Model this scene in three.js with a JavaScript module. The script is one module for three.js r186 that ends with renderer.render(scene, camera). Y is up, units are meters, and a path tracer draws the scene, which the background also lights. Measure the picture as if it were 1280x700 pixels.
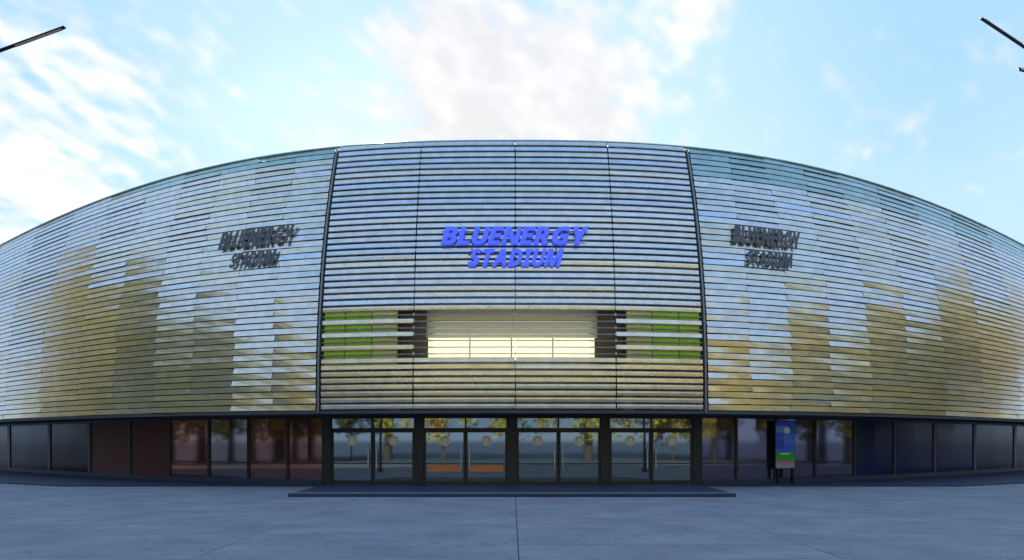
import * as THREE from 'three';
import { FontLoader } from 'three/addons/loaders/FontLoader.js';
import { TextGeometry } from 'three/addons/geometries/TextGeometry.js';
import { mergeGeometries } from 'three/addons/utils/BufferGeometryUtils.js';
import { RectAreaLightUniformsLib } from 'three/addons/lights/RectAreaLightUniformsLib.js';
import { RoundedBoxGeometry } from 'three/addons/geometries/RoundedBoxGeometry.js';

// ---------------------------------------------------------------- camera
const EYE = 2.4, FOCAL = 1000;                 // focal length in units of a 1280 x 700 frame
const scene = new THREE.Scene();
const camera = new THREE.PerspectiveCamera(2 * Math.atan(350 / FOCAL) * 180 / Math.PI, 1280 / 700, 0.1, 6000);
camera.position.set(0, EYE, 0);
camera.lookAt(0, EYE, -10);
camera.setViewOffset(1280, 700, 0, -202, 1280, 700);   // shifted lens: verticals stay vertical

// ---------------------------------------------------------------- noise
function rng(seed) { let s = seed >>> 0; return () => { s = (s + 0x6D2B79F5) | 0; let t = Math.imul(s ^ (s >>> 15), 1 | s); t = (t + Math.imul(t ^ (t >>> 7), 61 | t)) ^ t; return ((t ^ (t >>> 14)) >>> 0) / 4294967296; }; }
function hash2(x, y, k = 0) { let h = Math.imul(x, 374761393) + Math.imul(y, 668265263) + Math.imul(k, 974634777); h = Math.imul(h ^ (h >>> 13), 1274126177); return ((h ^ (h >>> 16)) >>> 0) / 4294967296; }
function vnoise(x, y, k = 0) {
  const xi = Math.floor(x), yi = Math.floor(y), fx = x - xi, fy = y - yi, sx = fx * fx * (3 - 2 * fx), sy = fy * fy * (3 - 2 * fy);
  const a = hash2(xi, yi, k), b = hash2(xi + 1, yi, k), c = hash2(xi, yi + 1, k), d = hash2(xi + 1, yi + 1, k);
  return a + (b - a) * sx + (c - a) * sy + (a - b - c + d) * sx * sy;
}
function fbm(x, y, o = 5, k = 0) { let s = 0, a = 0.5, n = 0; for (let i = 0; i < o; i++) { s += a * vnoise(x, y, k + i); n += a; x = x * 2.03 + 17.1; y = y * 2.03 + 5.3; a *= 0.52; } return s / n; }
const lin = (v) => { v /= 255; return v <= 0.04045 ? v / 12.92 : Math.pow((v + 0.055) / 1.055, 2.4); };
const L3 = (r, g, b) => [lin(r), lin(g), lin(b)];
const mix3 = (a, b, t) => [a[0] + (b[0] - a[0]) * t, a[1] + (b[1] - a[1]) * t, a[2] + (b[2] - a[2]) * t];
const smooth = (a, b, x) => { const t = Math.min(1, Math.max(0, (x - a) / (b - a))); return t * t * (3 - 2 * t); };

// ---------------------------------------------------------------- sky
{
  const W = 2048, H = 1024, data = new Float32Array(W * H * 4);
  const blue = L3(134, 169, 214), pale = L3(176, 199, 219), zen = L3(96, 142, 200), cream = L3(184, 183, 183), white = L3(206, 206, 206), low = L3(170, 186, 196);
  const blob = (az, el, a0, e0, sa, se, rot = 0) => { const c = Math.cos(rot), s = Math.sin(rot), x = (az - a0) * c + (el - e0) * s, y = -(az - a0) * s + (el - e0) * c; return Math.exp(-(x * x) / (sa * sa) - (y * y) / (se * se)); };
  for (let j = 0; j < H; j++) {
    const el = (j + 0.5) / H * 180 - 90;                       // row 0 = nadir
    for (let i = 0; i < W; i++) {
      // equirectangular: u = atan2(dz, dx) / 2pi + 0.5
      const th = ((i + 0.5) / W - 0.5) * 2 * Math.PI, dx = Math.cos(th), dz = Math.sin(th);
      const az = Math.atan2(dx, -dz) * 180 / Math.PI;          // 0 = straight ahead (-z), + = right
      const e = Math.max(el, 0);
      let c = mix3(blue, zen, smooth(30, 85, e));
      // thin bright veil: broad, uneven, all round the horizon and more of it ahead
      const ce = Math.cos(e * Math.PI / 180), se = Math.sin(e * Math.PI / 180);
      const px = dx * ce / (se + 0.22), pz = dz * ce / (se + 0.22);
      const veil = smooth(0.3, 0.75, fbm(px * 0.8 + 3, pz * 0.8 + 9, 4, 11)) * 0.4 + 0.8 * blob(az, e, -11, 17, 13, 14, 0.4) + 0.6 * blob(az, e, 10, 17, 12, 14, -0.3) + 0.35 * smooth(26, 4, e);
      c = mix3(c, pale, Math.min(1, veil));
      // clouds: streaked altocumulus on a plane overhead
      const q = fbm(px * 2.2 + pz * 0.6, pz * 0.9 - px * 0.3, 5, 31), fine = fbm(px * 24 + pz * 11, pz * 15 - px * 8, 5, 47);
      const streak = fbm((az * 0.75 + e * 1.15) * 0.9, (az - e) * 0.12, 4, 77);
      const placed = 0.85 * blob(az, e, 0.2, 18.5, 10, 8, 0) + 0.5 * blob(az, e, -3.5, 26, 4, 6, 0.5) + 0.58 * blob(az, e, 3.6, 25, 5.2, 4.5, -0.6) + 0.62 * blob(az, e, 14, 28.5, 4.6, 3.6, 0.3) + 0.72 * blob(az, e, -31, 17, 8.5, 7.5, -0.35) + 0.42 * blob(az, e, -6, 27, 4.4, 9, 0.5) + 0.2 * blob(az, e, 9, 19, 4, 6, 0);
      let cov = q * 0.75 + placed * 1.0 + (fine - 0.5) * 0.95 + (streak - 0.5) * (0.25 + 0.6 * blob(az, e, -30, 17, 10, 9));
      const dens = smooth(0.48, 1.12, cov);
      const bright = Math.min(1, Math.max(0, (fine - 0.36) * 2.0) * 0.7 + 0.8 * blob(az, e, -31, 17, 12, 9) + 0.3 * blob(az, e, 12, 27, 6, 5) + 0.35 * blob(az, e, 1, 13, 4, 3.5));
      c = mix3(c, mix3(cream, white, bright), dens * 0.93);
      if (el < 2) c = mix3(c, low, smooth(2, -3, el));
      if (el < 0) c = mix3(c, [0.1, 0.12, 0.15], smooth(0, -8, el));
      const o = (j * W + i) * 4; data[o] = c[0]; data[o + 1] = c[1]; data[o + 2] = c[2]; data[o + 3] = 1;
    }
  }
  const t = new THREE.DataTexture(data, W, H, THREE.RGBAFormat, THREE.FloatType);
  t.mapping = THREE.EquirectangularReflectionMapping; t.magFilter = THREE.LinearFilter; t.minFilter = THREE.LinearFilter; t.colorSpace = THREE.LinearSRGBColorSpace; t.needsUpdate = true;
  scene.background = t; scene.environment = t;
}
// ---------------------------------------------------------------- sun: low behind the stadium, veiled by thin cloud; facade and plaza lie in its shade
const sun = new THREE.DirectionalLight(new THREE.Color(1, 0.93, 0.8), 5);
sun.position.set(-24, 62, -140); sun.target.position.set(0, 0, 0);
sun.shadow.radius = 4; sun.castShadow = true; sun.shadow.mapSize.set(4096, 4096);
Object.assign(sun.shadow.camera, { left: -120, right: 120, top: 90, bottom: -90, near: 1, far: 400 });
scene.add(sun, sun.target);
const renderer = new THREE.WebGLRenderer({ antialias: true });
renderer.toneMapping = THREE.LinearToneMapping;
renderer.toneMappingExposure = 1.85;
renderer.shadowMap.enabled = true;
RectAreaLightUniformsLib.init();

// ---------------------------------------------------------------- helpers
const used = {};
function numbered(n) { const k = used[n] = (used[n] ?? -1) + 1; return k ? `${n}_${String(k).padStart(3, '0')}` : n; }
function mesh(name, geo, mat, parent) { const m = new THREE.Mesh(geo, mat); m.name = parent ? name : numbered(name); m.castShadow = m.receiveShadow = true; (parent ?? scene).add(m); return m; }
function thing(name, label, category, pos = [0, 0, 0], group) { const g = new THREE.Group(); g.name = numbered(name); g.position.set(...pos); g.userData = { label, category }; if (group) g.userData.group = group; scene.add(g); return g; }
function tag(o, label, category, group) { Object.assign(o.userData, { label, category }); if (group) o.userData.group = group; return o; }
function box(w, h, d, x = 0, y = 0, z = 0, ry = 0) { const g = new THREE.BoxGeometry(w, h, d); if (ry) g.rotateY(ry); g.translate(x, y, z); return g; }
function bar(a, b, r, seg = 8) { const A = new THREE.Vector3(...a), B = new THREE.Vector3(...b), d = B.clone().sub(A); const g = new THREE.CylinderGeometry(r, r, d.length(), seg); g.applyQuaternion(new THREE.Quaternion().setFromUnitVectors(new THREE.Vector3(0, 1, 0), d.normalize())); g.translate((A.x + B.x) / 2, (A.y + B.y) / 2, (A.z + B.z) / 2); return g; }
function triGeo(pos) { const g = new THREE.BufferGeometry(); g.setAttribute('position', new THREE.Float32BufferAttribute(pos, 3)); const uv = []; for (let i = 0; i < pos.length; i += 3) uv.push(pos[i] * 0.5 + pos[i + 2] * 0.31, pos[i + 1] * 0.5 + pos[i + 2] * 0.17); g.setAttribute('uv', new THREE.Float32BufferAttribute(uv, 2)); g.computeVertexNormals(); return g; }
function noiseTex(size, fn, srgb = false) { const d = new Uint8Array(size * size * 4); for (let j = 0; j < size; j++) for (let i = 0; i < size; i++) { const v = fn(i, j), o = (j * size + i) * 4; const a = Array.isArray(v) ? v : [v, v, v]; d[o] = a[0]; d[o + 1] = a[1]; d[o + 2] = a[2]; d[o + 3] = 255; } const t = new THREE.DataTexture(d, size, size); t.wrapS = t.wrapT = THREE.RepeatWrapping; t.magFilter = THREE.LinearFilter; t.minFilter = THREE.LinearMipmapLinearFilter; t.generateMipmaps = true; if (srgb) t.colorSpace = THREE.SRGBColorSpace; t.needsUpdate = true; return t; }
const wrapN = (i, j, S, f, k, o = 4) => { const u = i / S, v = j / S, a = fbm(u * f, v * f, o, k), b = fbm((u - 1) * f, v * f, o, k), c = fbm(u * f, (v - 1) * f, o, k), d = fbm((u - 1) * f, (v - 1) * f, o, k); return a * (1 - u) * (1 - v) + b * u * (1 - v) + c * (1 - u) * v + d * u * v; };
const smudge = noiseTex(256, (i, j) => { const v = wrapN(i, j, 256, 5, 3) * 0.8 + wrapN(i, j, 256, 30, 9, 3) * 0.2; return 232 + 23 * smooth(0.3, 0.7, v); }, true);
const roughTex = noiseTex(256, (i, j) => 150 + 100 * wrapN(i, j, 256, 5, 21));

// ---------------------------------------------------------------- the plaza
const slabTex = noiseTex(1024, (i, j) => {
  const a = wrapN(i, j, 1024, 5, 61, 5), b = wrapN(i, j, 1024, 160, 67, 3), st = wrapN(i, j, 1024, 22, 71, 4);
  let v = 0.84 + (a - 0.5) * 0.28 + (b - 0.5) * 0.34; if (st > 0.62) v -= (st - 0.62) * 1.2;
  v = Math.max(0.3, Math.min(1, v)) * 255; return [v, v, v];
}, true);
const slabBump = noiseTex(512, (i, j) => 255 * wrapN(i, j, 512, 120, 81, 3));
const slabMats = [[0.33, 0.345, 0.375], [0.342, 0.353, 0.381], [0.319, 0.336, 0.368], [0.332, 0.35, 0.385], [0.344, 0.348, 0.372]].map((c) => new THREE.MeshStandardMaterial({ color: new THREE.Color(...c), map: slabTex, bumpMap: slabBump, bumpScale: 0.003, roughness: 0.75 }));
function slab(p, T, B) {      // four corners [X, Z] in order, top and bottom height
  const pos = [], quad = (A, Bq, C, D) => pos.push(...A, ...Bq, ...C, ...A, ...C, ...D);
  const t = p.map(([X, Z]) => [X, T, Z]), u = p.map(([X, Z]) => [X, B, Z]);
  quad(t[0], t[1], t[2], t[3]); for (let q = 0; q < 4; q++) { const r = (q + 1) % 4; quad(t[q], u[q], u[r], t[r]); }
  return [triGeo(pos), pos];
}
{
  const ground = mesh('ground', new THREE.PlaneGeometry(4000, 4000).rotateX(-Math.PI / 2).translate(0, -0.03, 0), new THREE.MeshStandardMaterial({ color: new THREE.Color(0.09, 0.12, 0.165), roughness: 0.9 }));
  ground.userData.kind = 'structure'; ground.userData.label = 'grey joint bed under the plaza slabs';
  const plaza = new THREE.Group(); plaza.name = 'plaza'; plaza.userData = { kind: 'structure', label: 'blue grey concrete slab plaza before the stadium' }; scene.add(plaza);
  const zs = [2, 7, 12, 16.4, 18.6, 20.8, 23.2, 25.4, 28, 31, 35, 39, 43, 50, 62, 80];
  const cols = [-66, -40, -26.6, -20, -13.4, -6.6, 0.14, 6.8, 13.6, 20.2, 26.8, 40, 66];
  const R = rng(5);
  for (let a = 0; a < zs.length - 1; a++) for (let b = 0; b < cols.length - 1; b++) {
    const g = b === 5 || b === 6 ? 0.013 : 0.007, z0 = zs[a] + 0.006, z1 = zs[a + 1] - 0.006, x0 = cols[b] + g, x1 = cols[b + 1] - g;
    const [geo, pos] = slab([[x0, -z0], [x1, -z0], [x1, -z1], [x0, -z1]], (R() - 0.5) * 0.004, -0.06);
    const uv = []; for (let i = 0; i < pos.length; i += 3) uv.push(pos[i] / 6.1 + a * 0.37, pos[i + 2] / 6.1 + b * 0.23); geo.setAttribute('uv', new THREE.Float32BufferAttribute(uv, 2));
    mesh('paving_slab', geo, slabMats[Math.floor(R() * slabMats.length)], plaza);
  }
}

// ---------------------------------------------------------------- the stadium: plan, section, finishes
const D0 = 41.7, HTOP = EYE + 375 * D0 / 1000, HBOT = 3.96, ROWS = 43, PITCH = (HTOP - HBOT) / ROWS, SETBACK = 2.2;
const BAY = 214, OUTER = 680;
// plan of the upper rim; u runs along the facade, 0 in the middle of the louvred bay
function rim(u) { const t = Math.abs(u) / 640, d = D0 * 375 / (375 - 131 * Math.pow(t, 2.6)); return [u / 1000 * d, -d]; }
function normal(u) { const e = 4, a = rim(u - e), b = rim(u + e), tx = b[0] - a[0], tz = b[1] - a[1], l = Math.hypot(tx, tz); return [-tz / l, tx / l]; }
function outward(h) { const v = Math.max(0, (h - HBOT) / (HTOP - HBOT)); return SETBACK * (1 - Math.pow(v, 2.2)); }
function P(u, h, out = 0) { const c = rim(u), n = normal(u), o = outward(h) + out; return [c[0] + n[0] * o, h, c[1] + n[1] * o]; }
const RECESS = 2.6;      // the ground floor stands back under the cladding
function G(u, h, out = 0) { const c = rim(u), n = normal(u), o = SETBACK - RECESS + out; return [c[0] + n[0] * o, h, c[1] + n[1] * o]; }
function sweepOn(F, u0, u1, prof, n) {
  const pos = [], rings = [];
  for (let i = 0; i <= n; i++) { const t = i / n, u = u0 + (u1 - u0) * t; rings.push(prof(t).map(([o, h]) => F(u, h, o))); }
  const tri = (a, b, c) => pos.push(...a, ...b, ...c), m = rings[0].length;
  for (let i = 0; i < n; i++) for (let k = 0; k < m; k++) { const l = (k + 1) % m, A = rings[i][k], B = rings[i + 1][k], C = rings[i + 1][l], D = rings[i][l]; tri(A, C, B); tri(A, D, C); }
  for (let k = 1; k < m - 1; k++) { tri(rings[0][0], rings[0][k + 1], rings[0][k]); tri(rings[n][0], rings[n][k], rings[n][k + 1]); }
  return triGeo(pos);
}
const sweep = (u0, u1, prof, n) => sweepOn(P, u0, u1, prof, n);
const wall = (u0, u1, h0, h1, out, th, n) => sweep(u0, u1, () => [[out, h1], [out, h0], [out - th, h0], [out - th, h1]], n);
const gw = (u0, u1, h0, h1, out, th, n = 2) => sweepOn(G, u0, u1, () => [[out, h1], [out, h0], [out - th, h0], [out - th, h1]], n);
const finish = {};
function metal(hex, rough, met) { const k = hex + rough + met; return finish[k] ??= new THREE.MeshStandardMaterial({ color: hex, map: smudge, roughnessMap: roughTex, roughness: rough * 1.35, metalness: met }); }
const pick = (r, list) => list[Math.floor(r * list.length) % list.length];
const std = (r, g, b, rough = 0.6, met = 0) => new THREE.MeshStandardMaterial({ color: new THREE.Color(r, g, b), roughness: rough, metalness: met });
const coated = (r, g, b, rough = 0.06) => new THREE.MeshStandardMaterial({ color: new THREE.Color(r, g, b), roughness: rough, metalness: 0.9 });   // reflective coated glass
const sheet = (r, g, b) => new THREE.MeshPhysicalMaterial({ color: new THREE.Color(r, g, b), roughness: 0.12, specularIntensity: 0.1 });   // dark tinted glass
const M = {
  backing: std(0.16, 0.165, 0.17, 0.8), frame: std(0.09, 0.095, 0.11, 0.45, 0.4), clip: std(0.55, 0.53, 0.5, 0.5, 0.3), soffit: std(0.07, 0.075, 0.09, 0.7), roof: std(0.2, 0.2, 0.2, 0.9),
  glass: sheet(0.008, 0.014, 0.04), glassDeep: sheet(0.007, 0.01, 0.024), glassGreen: coated(0.02, 0.05, 0.06, 0.1), glassBlue: sheet(0.01, 0.018, 0.08),
  doorGlass: coated(0.22, 0.25, 0.25, 0.03), doorGlassTop: coated(0.18, 0.21, 0.22, 0.03), glassRose: coated(0.24, 0.12, 0.105, 0.05), glassGrey: coated(0.2, 0.165, 0.165, 0.05), glassPurple: coated(0.15, 0.135, 0.175, 0.05), orange: std(0.62, 0.2, 0.06, 0.6),
  red: std(0.07, 0.008, 0.009, 0.6), doorFrame: std(0.022, 0.023, 0.03, 0.5, 0.3), sticker: std(0.8, 0.8, 0.78, 0.6), steel: std(0.6, 0.6, 0.6, 0.3, 0.9),
  timber: std(0.16, 0.11, 0.06, 0.7), bayFrame: std(0.24, 0.245, 0.26, 0.45, 0.5), lime: std(0.42, 0.66, 0.03, 0.7), yellow: std(0.62, 0.62, 0.2, 0.7), cream: std(0.75, 0.7, 0.5, 0.7),
  terrace: new THREE.MeshStandardMaterial({ color: new THREE.Color(0.03, 0.048, 0.105), map: slabTex, roughness: 0.65 }),
};
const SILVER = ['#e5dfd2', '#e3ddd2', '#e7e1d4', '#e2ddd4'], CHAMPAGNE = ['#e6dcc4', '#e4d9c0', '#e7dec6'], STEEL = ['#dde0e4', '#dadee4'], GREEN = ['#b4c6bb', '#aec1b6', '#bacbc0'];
// sheets come in batches: a green band along the rim, elsewhere plain aluminium with some champagne and some bluish sheets
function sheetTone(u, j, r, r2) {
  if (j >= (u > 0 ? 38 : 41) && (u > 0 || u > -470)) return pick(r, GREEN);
  const batch = fbm(u / 150 + 40, j / 9 + 3, 3, 515);
  return pick(r, r2 < 0.05 + (batch - 0.3) ? CHAMPAGNE : r2 > 0.93 ? STEEL : SILVER);
}

// ---------------------------------------------------------------- the stadium
{
  const R = rng(101);
  const t = thing('stadium', 'curved stadium clad in silver metal slats with a louvred bay over glass doors', 'stadium', [0, 0, -D0]);
  const part = (n, g, m, p = t) => mesh(n, g.translate(0, 0, D0), m, p);
  part('backing_wall', wall(-OUTER, -BAY, HBOT, HTOP - 0.15, -0.3, 0.3, 20), M.backing);
  part('backing_wall', wall(BAY, OUTER, HBOT, HTOP - 0.15, -0.3, 0.3, 20), M.backing);
  part('backing_wall', wall(-BAY - 5, BAY + 5, HBOT, HTOP - 0.15, -0.85, 0.3, 16), M.backing);
  // painted walls and a lit gallery behind the blades of the bay
  const HY = (py) => EYE + (552 - py) * 0.0400;
  const galleryH = [HY(450), HY(398)];
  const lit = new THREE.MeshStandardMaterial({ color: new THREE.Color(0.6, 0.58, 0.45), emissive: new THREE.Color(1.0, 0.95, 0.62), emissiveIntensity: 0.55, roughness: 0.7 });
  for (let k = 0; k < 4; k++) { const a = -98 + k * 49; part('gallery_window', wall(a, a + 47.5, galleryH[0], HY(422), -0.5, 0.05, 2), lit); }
  part('gallery_wall', wall(-212, 212, HY(382), HY(334), -0.3, 0.05, 8), M.cream); part('gallery_wall', wall(-112, 112, HY(422), HY(386), -0.56, 0.05, 8), M.cream); for (const q of [-1, 1]) part('timber_wall', q < 0 ? wall(-131, -100, HY(458), HY(386), -0.4, 0.05, 3) : wall(100, 131, HY(458), HY(386), -0.4, 0.05, 3), M.timber);
  for (const [a, b] of [[-212.5, -190], [-189, -160], [-159, -131], [131, 159], [160, 189], [190, 212.5]]) part('painted_wall', wall(a, b, HY(458), HY(386), 0.0, 0.05, 2), Math.abs(a + b) > 310 ? M.lime : M.yellow);
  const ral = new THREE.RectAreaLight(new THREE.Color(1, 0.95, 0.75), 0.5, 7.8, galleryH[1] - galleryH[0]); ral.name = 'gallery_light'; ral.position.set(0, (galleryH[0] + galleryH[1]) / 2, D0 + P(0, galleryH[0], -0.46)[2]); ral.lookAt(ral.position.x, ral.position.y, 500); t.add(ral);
  ral.castShadow = true;
  // roof, green fascia, soffit
  { const us = []; for (let u = -OUTER; u <= OUTER; u += 20) us.push(u); const h = HTOP - 0.16, pos = []; for (let i = 0; i < us.length - 1; i++) { const a = P(us[i], h, -0.1), b = P(us[i + 1], h, -0.1), c = [a[0], h + 0.6, -74], d = [b[0], h + 0.6, -74]; pos.push(...a, ...b, ...d, ...a, ...d, ...c); } part('roof', triGeo(pos), M.roof); }
  part('soffit', sweep(-OUTER, OUTER, () => [[0.04, HBOT + 0.0], [0.04, HBOT - 0.16], [-3.6, HBOT - 0.16], [-3.6, HBOT + 0.0]], 60), M.soffit);
  const green = ['#b4c8be', '#a8c0b4', '#bccdc4'].map((c) => metal(c, 0.4, 0.3));
  for (let k = 0; k < 20; k++) { const a = -OUTER + k * 68, b = a + 68; part('rim_flashing', sweep(a, b + 0.02, () => [[0.04, HTOP + 0.10], [0.14, HTOP + 0.05], [0.14, HTOP + 0.0], [0.0, HTOP - 0.03], [-0.3, HTOP + 0.07]], 3), green[k % 3]); }
  // slim frames either side of the bay
  for (const s of [-1, 1]) {
    const pos = [], N = 22, ring = (h) => [[-0.9, 0.17], [0.9, 0.17], [0.9, -0.85], [-0.9, -0.85]].map(([du, out]) => P(s * (BAY + 2.6) + du, h, out));
    for (let i = 0; i < N; i++) { const A = ring(HBOT - 0.1 + (HTOP - HBOT - 0.05) * i / N), B = ring(HBOT - 0.1 + (HTOP - HBOT - 0.05) * (i + 1) / N); for (let k = 0; k < 4; k++) { const l = (k + 1) % 4; [A[k], A[l], B[l], A[k], B[l], B[k]].forEach((p) => pos.push(...p)); } }
    part('bay_frame', triGeo(pos), M.bayFrame);
  }
  for (const u of [-134, 134]) part('louvre_post', wall(u - 5, u + 5, HBOT, HTOP - 0.3, -0.12, 0.25, 1), M.clip);
  // blades of the bay
  const joints = [-BAY, -112, 4, 118, BAY];
  for (let j = 0; j < ROWS; j++) {
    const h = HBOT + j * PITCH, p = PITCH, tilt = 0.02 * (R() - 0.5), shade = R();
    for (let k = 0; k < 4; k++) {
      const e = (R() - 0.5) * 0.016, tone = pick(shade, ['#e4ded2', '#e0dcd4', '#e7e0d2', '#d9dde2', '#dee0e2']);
      const py = 513 - 7.85 * j, open = py > 397 && py < 452 && (k === 1 || k === 2 || j % 2 === 0);
      const prof = open ? () => [[0.0, h + p * 0.62], [0.1, h + p * 0.6], [0.15, h + p * 0.52], [0.13, h + p * 0.4], [0.0, h + p * 0.42]] : () => [[0.0, h + p * 0.99], [0.10 + e, h + p * 0.95], [0.145 + e, h + p * 0.86], [0.15 + e, h + p * 0.6], [0.147 + tilt, h + p * 0.26], [0.12 + tilt, h + p * 0.16], [0.0, h + p * 0.14], [-0.04, h + p * 0.9]];
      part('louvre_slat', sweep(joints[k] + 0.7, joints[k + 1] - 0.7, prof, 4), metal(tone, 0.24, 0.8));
    }
    for (const u of [-112, 4, 118]) if (R() > 0.25) part('joint_clip', sweep(u - 0.55, u + 0.55, () => [[0.18, h + p * 0.74], [0.2, h + p * 0.34], [0.08, h + p * 0.32], [0.0, h + p * 0.82]], 1), M.clip);
  }
  // sheets of the flanks
  const list = [];
  for (let j = 0; j < ROWS; j++) for (const s of [-1, 1]) {
    const lo = BAY + 6, cuts = [lo]; let u = lo + (j % 2 ? 46 : 92) + 4 * R();
    while (u < OUTER - 30) { cuts.push(u); u += 92; } cuts.push(OUTER);
    for (let k = 0; k < cuts.length - 1; k++) list.push([j, s, cuts[k] + 0.18, cuts[k + 1] - 0.18]);
  }
  const sheets = list.map(([j, s, a, b]) => {
    const h = HBOT + j * PITCH, p = PITCH, tw = (j + (s > 0 ? 1 : 0)) % 2, e = 0.008 * (R() - 0.5), tip = 0.045 * (R() - 0.42), rise = 0.02 * (j % 2 ? 1 : -1) * (0.4 + R());
    const u0 = s < 0 ? -b : a, u1 = s < 0 ? -a : b;
    // the free lower edge swings out at one end and in at the other
    const prof = (q0) => { const q = tw ? q0 : 1 - q0, lo = 0.062 + 0.03 * q + e + tip, up = 0.066 - 0.03 * q + e, dh = rise * (q0 - 0.5); return [[up - 0.05, h + p + dh], [up, h + p * 0.94 + dh], [lo, h + p * 0.10 + dh], [lo - 0.03, h + p * 0.08 + dh], [up - 0.05, h + p * 0.97 + dh]]; };
    const g = sweep(u0, u1, prof, 4).translate(0, 0, D0);
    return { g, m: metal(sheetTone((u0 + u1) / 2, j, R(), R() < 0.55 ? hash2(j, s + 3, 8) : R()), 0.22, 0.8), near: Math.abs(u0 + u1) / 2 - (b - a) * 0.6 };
  });
  sheets.sort((x, y) => x.near - y.near);
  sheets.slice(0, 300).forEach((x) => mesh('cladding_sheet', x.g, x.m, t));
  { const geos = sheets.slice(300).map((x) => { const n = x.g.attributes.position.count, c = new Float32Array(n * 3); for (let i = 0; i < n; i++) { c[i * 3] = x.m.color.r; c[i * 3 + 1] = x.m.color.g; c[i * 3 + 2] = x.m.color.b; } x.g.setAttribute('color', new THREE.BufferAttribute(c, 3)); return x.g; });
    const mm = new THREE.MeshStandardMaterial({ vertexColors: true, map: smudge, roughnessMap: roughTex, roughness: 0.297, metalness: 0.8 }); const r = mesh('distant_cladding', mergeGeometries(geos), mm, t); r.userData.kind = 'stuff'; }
  console.log('sheets', sheets.length);
  // ---- ground floor
  const top = HBOT - 0.17, DOORS = 236;
  for (const s of [-1, 1]) for (let k = 0; k < 9; k++) {
    const a = DOORS + k * 50, b = a + 50, u0 = s < 0 ? -b : a, u1 = s < 0 ? -a : b, mid = (u0 + u1) / 2; let m = pick(R(), [M.glass, M.glassDeep]);
    if (mid > -420 && mid < 0) m = pick(R(), [M.glassRose, M.glassRose, M.glassGrey]); else if (mid > 0 && mid < 440) m = pick(R(), [M.glassPurple, M.glassPurple, M.glassGrey]); else if (mid > 440 && mid < 590) m = M.glassBlue;
    if (mid < -420 && mid > -530) part('red_panel', gw(u0 + 1.6, u1 - 1.6, 0.34, top - 0.12, -0.03, 0.05), M.red); else part('glass_pane', gw(u0 + 1.6, u1 - 1.6, 0.34, top - 0.12, -0.03, 0.05), m);
    if (Math.abs(mid) < 440) { part('rail', gw(u0 + 1.6, u1 - 1.6, 1.2, 1.26, 0.0, 0.05), M.doorFrame); }
    const e = s < 0 ? u0 : u1; part('mullion', gw(e - 1.6, e + 1.6, 0.06, top, 0.03, 0.14, 1), M.doorFrame);
  }
  for (const s of [-1, 1]) part('base_rail', s < 0 ? gw(-OUTER, -DOORS, 0.06, 0.34, 0.04, 0.16, 20) : gw(DOORS, OUTER, 0.06, 0.34, 0.04, 0.16, 20), M.terrace);
  part('inner_wall', gw(-OUTER, OUTER, 0.06, top, -0.28, 0.1, 40), M.soffit);
  part('head_rail', gw(-OUTER, OUTER, top - 0.12, top, 0.05, 0.16, 40), M.doorFrame);
  // entrance: four pairs of glass doors with transom lights above
  const posts = [-DOORS, -118, 0, 118, DOORS];
  for (const u of posts) part('door_post', gw(u - 6, u + 6, 0.06, top - 0.12, 0.06, 0.2, 1), M.doorFrame);
  for (let k = 0; k < 4; k++) for (const hf of [0, 1]) {
    const A = posts[k] + 6, B = posts[k + 1] - 6, w = (B - A) / 2, a = A + hf * w + 0.3, b = a + w - 0.6, H0 = 0.08, H1 = 2.98;
    part('transom_pane', gw(a + 0.6, b - 0.6, H1 + 0.14, top - 0.16, -0.02, 0.04), M.doorGlassTop);
    part('transom_bar', gw(a - 0.3, b + 0.3, H1 + 0.01, H1 + 0.14, 0.03, 0.1), M.doorFrame);
    const door = new THREE.Group(); door.name = 'door'; t.add(door);
    const fr = [gw(a, a + 2.4, H0, H1, 0.03, 0.08, 1), gw(b - 2.4, b, H0, H1, 0.03, 0.08, 1), gw(a + 2.4, b - 2.4, H1 - 0.1, H1, 0.028, 0.08, 1), gw(a + 2.4, b - 2.4, H0, H0 + 0.24, 0.028, 0.08, 1)];
    part('frame', mergeGeometries(fr), M.doorFrame, door);
    part('pane', gw(a + 2.4, b - 2.4, H0 + 0.24, 1.2, 0.0, 0.03), M.doorGlass, door);
    part('mid_rail', gw(a + 2.4, b - 2.4, 1.2, 1.26, 0.02, 0.06, 1), M.doorFrame, door);
    part('pane', gw(a + 2.4, b - 2.4, 1.26, H1 - 0.1, 0.0, 0.03), M.doorGlass, door);
    if (k === 1) part('film_strip', gw(a + 5, b - 5, 0.82, 1.15, 0.012, 0.01), M.orange, door);
    const u = (a + b) / 2, n = normal(u), turn = Math.atan2(n[0], n[1]);
    part('round_sticker', new THREE.CylinderGeometry(0.27, 0.27, 0.012, 32).rotateX(Math.PI / 2).rotateY(turn).translate(...G(u, 2.45, 0.012)), M.sticker, door);
    part('sticker_ring', new THREE.TorusGeometry(0.19, 0.012, 6, 32).rotateY(turn).translate(...G(u, 2.45, 0.018)), M.frame, door);
    const hu = hf ? a + 5 : b - 5; part('handle', bar(G(hu, 0.95, 0.1), G(hu, 2.0, 0.1), 0.028), M.steel, door);
  }
}
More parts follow.
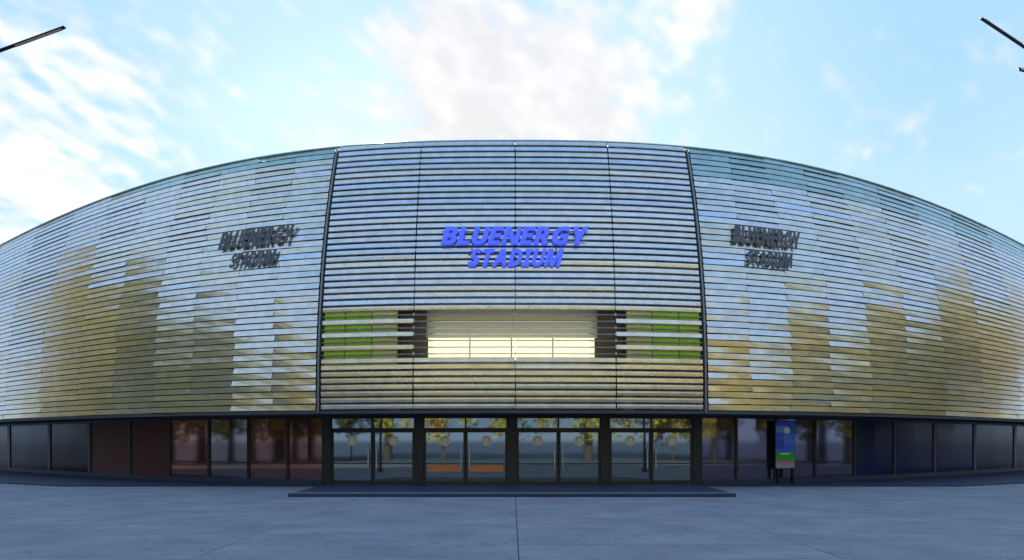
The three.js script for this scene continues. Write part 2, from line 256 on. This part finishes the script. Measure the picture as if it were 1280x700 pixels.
// dark stone terrace under the facade, and the step before the doors
{
  const s = new THREE.Shape(); s.moveTo(-24, 42.6); s.lineTo(24, 42.6); s.lineTo(36, 50); s.lineTo(66, 70); s.lineTo(66, 96); s.lineTo(-66, 96); s.lineTo(-66, 70); s.lineTo(-36, 50); s.closePath();
  const g = new THREE.ExtrudeGeometry(s, { depth: 0.05, bevelEnabled: false }); g.rotateX(-Math.PI / 2);
  const m = mesh('terrace', g.translate(0, 0.008, 0), M.terrace); m.userData = { kind: 'structure', label: 'dark blue stone terrace under the stadium' };
  const t = thing('doorstep', 'low dark blue stone step with pale nosing before the glass doors', 'step', [0, 0.006, -39.2]);
  mesh('tread', new RoundedBoxGeometry(19.4, 0.15, 8.0, 2, 0.02).translate(0, 0.075, 0.6), M.terrace, t);
  for (let k = 0; k < 6; k++) mesh('nosing', box(3.18, 0.02, 0.09, -8 + k * 3.2, 0.161, 4.4), std(0.32, 0.38, 0.46, 0.6), t);
}

// ---------------------------------------------------------------- the sign
const font = await new FontLoader().loadAsync('fonts/droid/droid_sans_bold.typeface.json');
function lettering(t, text, x0, x1, yBase, hgt, zf, mat, slant, thick = 1) {
  const adv = []; let pen = 0;
  for (const ch of text) { const g = new TextGeometry(ch, { font, size: 1, depth: 0.16, curveSegments: 6, bevelEnabled: true, bevelThickness: 0.015, bevelSize: 0.03, bevelSegments: 1 }); g.computeBoundingBox(); const bb = g.boundingBox; g.translate(-bb.min.x, -bb.min.y, 0); adv.push([g, pen, bb.max.y - bb.min.y]); pen += bb.max.x - bb.min.x + 0.1; }
  const sx = (x1 - x0 - slant * hgt) / (pen - 0.1);
  for (const [g, p, h0] of adv) {
    g.scale(sx, hgt / h0, thick); g.applyMatrix4(new THREE.Matrix4().set(1, slant, 0, 0, 0, 1, 0, 0, 0, 0, 1, 0, 0, 0, 0, 1));
    const X = x0 + p * sx; g.translate(X, yBase, zf(X)); mesh('letter', g, mat, t);
  }
}
{
  const h0 = 11.2, z0 = P(0, h0, 0.24)[2], k = -z0 / 1000, Y = (py) => EYE + (552 - py) * k, X = (px) => (px - 645) * k;
  const t = thing('stadium_sign', 'blue slanted BLUENERGY STADIUM letters fixed before the louvred bay', 'sign', [0.1, Y(334), z0]); t.rotation.x = -0.15;
  const m = std(0.09, 0.14, 0.9, 0.4); m.emissive = new THREE.Color(0.05, 0.09, 0.8); m.emissiveIntensity = 0.35; const zf = () => 0;  // unlit letters given a faint emissive glow so the blue stays bright
  lettering(t, 'BLUENERGY', X(553), X(740), Y(305) - Y(334), 24 * k, zf, m, 0.26, 0.5);
  lettering(t, 'STADIUM', X(587), X(708), 0.02, 23 * k, zf, m, 0.26, 0.5);
  for (const [py, w] of [[299, 3.6], [287, 3.6], [328, 2.3], [316, 2.3]]) mesh('rail', box(w * 2, 0.05, 0.04, 0, Y(py) - Y(334), -0.04), M.frame, t);
  for (const x of [-2.1, 0, 2.1]) mesh('bracket', box(0.06, Y(287) - Y(328), 0.5, x, (Y(287) + Y(328)) / 2 - Y(334), -0.32), M.frame, t);
}
for (const [pa, pb, qa, qb, label] of [[-376, -268, -352, -286, 'dark BLUENERGY STADIUM letters on the flank above the dark red panels'], [272, 370, 288, 354, 'dark BLUENERGY STADIUM letters on the flank above the poster stand']]) {
  let um = (pa + pb) / 2, h0 = 12, p; for (let i = 0; i < 12; i++) { p = P(um, h0, 0.17); um += (pa + pb) / 2 - p[0] / -p[2] * 1000; h0 = EYE + (552 - 308) * -p[2] / 1000; } p = P(um, h0, 0.17); p[1] = h0;
  const n = normal(um), k = -p[2] / 1000, turn = Math.atan2(n[0], n[1]), w = (pb - pa) * k / 2 / Math.cos(turn), w2 = (qb - qa) * k / 2 / Math.cos(turn);
  const t = thing('flank_sign', label, 'sign', p, 'dark signs on the flanks'); t.rotation.order = 'YXZ'; t.rotation.y = turn; t.rotation.x = -0.18;
  const m = std(0.1, 0.1, 0.105, 0.55), zf = (x) => -0.006 * x * x;
  lettering(t, 'BLUENERGY', -w, w, 0, 24 * k, zf, m, 0.2, 0.22); lettering(t, 'STADIUM', -w2, w2, -26 * k, 19 * k, zf, m, 0.2, 0.22);
  for (const x of [-0.8, 0.8]) mesh('bracket', box(0.05, 0.06, 0.2, x, 12 * k, -0.09), M.frame, t);
}
// ---------------------------------------------------------------- poster stand
{
  const c = document.createElement('canvas'); c.width = 256; c.height = 640; const x = c.getContext('2d');
  x.fillStyle = '#2b62e0'; x.fillRect(0, 0, 256, 640); x.fillStyle = '#6f9cf4'; x.fillRect(0, 60, 150, 90); x.fillStyle = '#3f7cf0'; x.fillRect(110, 150, 146, 170); x.fillStyle = '#1f4fc8'; x.fillRect(0, 250, 110, 130);
  x.fillStyle = '#e8ecf4'; x.beginPath(); x.arc(150, 120, 44, 0, 7); x.fill(); x.fillStyle = '#18a012'; x.fillRect(0, 420, 256, 120); x.fillStyle = '#c8ecc8'; x.fillRect(60, 436, 80, 16); x.fillRect(150, 436, 34, 16); x.fillStyle = '#e06a50'; x.fillRect(0, 552, 256, 28); x.fillStyle = '#9a9088'; x.fillRect(0, 584, 256, 56);
  const tx = new THREE.CanvasTexture(c); tx.colorSpace = THREE.SRGBColorSpace;
  const u = 342, p = G(u, 0, 0.35), n = normal(u), t = thing('poster_stand', 'tall blue and green poster stand before the dark blue glass', 'poster', [p[0], 0.06, p[2]]); t.rotation.y = Math.atan2(n[0], n[1]) * 0.8;
  mesh('panel', new RoundedBoxGeometry(1.36, 2.7, 0.06, 2, 0.015).translate(0, 2.16, 0), M.doorFrame, t);
  mesh('print', new THREE.PlaneGeometry(1.28, 2.6).translate(0, 2.16, 0.034), new THREE.MeshStandardMaterial({ map: tx, roughness: 0.5 }), t);
  for (const s of [-1, 1]) mesh('foot', box(0.08, 0.81, 0.2, s * 0.5, 0.405, 0), M.doorFrame, t);
}
// ---------------------------------------------------------------- street lamps at the edges of the plaza
const lampMat = std(0.02, 0.026, 0.032, 0.5, 0.4), lensMat = std(0.62, 0.46, 0.4, 0.5);
function lampBody(t, a, b, w) {
  const A = new THREE.Vector3(...a), B = new THREE.Vector3(...b), L = A.distanceTo(B), dir = B.clone().sub(A).normalize(), q = new THREE.Quaternion().setFromUnitVectors(new THREE.Vector3(1, 0, 0), dir), mid = A.clone().add(B).multiplyScalar(0.5);
  mesh('arm', new RoundedBoxGeometry(L, 0.045, w, 2, 0.02).applyQuaternion(q).translate(mid.x, mid.y, mid.z), lampMat, t);
  mesh('lens', new RoundedBoxGeometry(L * 0.45, 0.02, w * 0.7, 1, 0.008).translate(L * 0.24, -0.034, 0).applyQuaternion(q).translate(mid.x, mid.y, mid.z), lensMat, t);
}
function lamp(poleX, depth, topPx, tips, label) {
  const k = depth / 1000, Y = (py) => EYE + (552 - py) * k, X = (px) => (px - 640) * k;
  const t = thing('street_lamp', label, 'street lamp', [X(poleX), 0, -depth], 'street lamps on the plaza');
  mesh('pole', new THREE.CylinderGeometry(0.06, 0.11, Y(topPx), 14).translate(0, Y(topPx) / 2, 0), lampMat, t);
  mesh('pole_base', new THREE.CylinderGeometry(0.2, 0.24, 0.3, 14).translate(0, 0.15, 0), lampMat, t);
  for (const [px, py, y0] of tips) lampBody(t, [0, Y(y0), 0], [X(px) - X(poleX), Y(py), 0.2], 0.14);
}
lamp(-46, 24, 76, [[86, 38, 80]], 'dark street lamp on the side of the red panels');
lamp(1330, 24, 88, [[1221, 27, 92], [1268, 90, 104]], 'dark street lamp on the side of the poster stand');
// ---------------------------------------------------------------- unseen golden trees added round the plaza for metal and glass to mirror
{
  const leafMats = [std(0.66, 0.54, 0.09, 0.8), std(0.56, 0.5, 0.09, 0.8), std(0.7, 0.55, 0.12, 0.8)], bark = std(0.09, 0.07, 0.05, 0.9);
  const kinds = leafMats.map((lm, n) => {
    const R = rng(300 + n), h = 20, t = new THREE.Group();
    mesh('trunk', mergeGeometries([new THREE.CylinderGeometry(0.2, 0.4, h * 0.5, 9).translate(0, h * 0.25, 0), bar([0, h * 0.4, 0], [h * 0.1, h * 0.62, 0.4], 0.13), bar([0, h * 0.4, 0], [-h * 0.1, h * 0.6, -0.4], 0.13), bar([0, h * 0.45, 0], [0, h * 0.85, 0.1], 0.14)]), bark, t);
    const pos = [], v = () => new THREE.Vector3(R() - 0.5, R() - 0.5, R() - 0.5).normalize();
    for (let c = 0; c < 60; c++) { const f = R(), a = R() * 6.283, rr = Math.sqrt(R()) * 5.2 * (0.35 + Math.sin(f * 2.9) * 0.65), cy = h * (0.16 + 0.8 * f), cx = Math.cos(a) * rr, cz = Math.sin(a) * rr, cs = 1.3 + 1.1 * R(); for (let l = 0; l < 110; l++) { const d = v().multiplyScalar(cs * Math.cbrt(R())), e1 = v().multiplyScalar(0.5), e2 = v().multiplyScalar(0.5), o = [cx + d.x, cy + d.y, cz + d.z]; pos.push(...o, o[0] + e1.x, o[1] + e1.y, o[2] + e1.z, o[0] + e2.x, o[1] + e2.y, o[2] + e2.z); } }
    mesh('crown', triGeo(pos), lm, t);
    return t;
  });
  const R = rng(77);
  const row = (label, group, spots) => spots.forEach(([x, z]) => { const t = kinds[Math.floor(R() * 3)].clone(); t.name = numbered('unseen_tree'); t.position.set(x, 0, z); t.rotation.y = R() * 6.28; t.scale.setScalar(1.2 + 0.4 * R()); t.userData = { label, category: 'tree', group }; scene.add(t); });
  const line = (n, f) => Array.from({ length: n }, (_, i) => f(i, (i * 7 % 3) - 1));
  row('tall golden tree added out of view for the facade to mirror, in the row facing the glass doors', 'added trees facing the doors', line(9, (i, w) => [-36 + i * 9, 19 + w * 2.5]));
  row('tall golden tree added out of view for the facade to mirror, in the clump at a corner of the plaza', 'added trees at the plaza corners', [[-46, 5], [-51, -7], [-42, 12], [46, 5], [51, -7], [42, 12]]);
  row('tall golden tree added out of view for the facade to mirror, in the row beyond the red panel end', 'added trees beyond the red panels', line(17, (i, w) => [-62 + w * 4 + Math.max(0, i - 13) * 5, -62 + i * 5.6]));
  row('tall golden tree added out of view for the facade to mirror, in the row beyond the poster end', 'added trees beyond the poster end', line(17, (i, w) => [62 + w * 4 - Math.max(0, i - 13) * 5, -62 + i * 5.6]));
}
renderer.render(scene, camera);
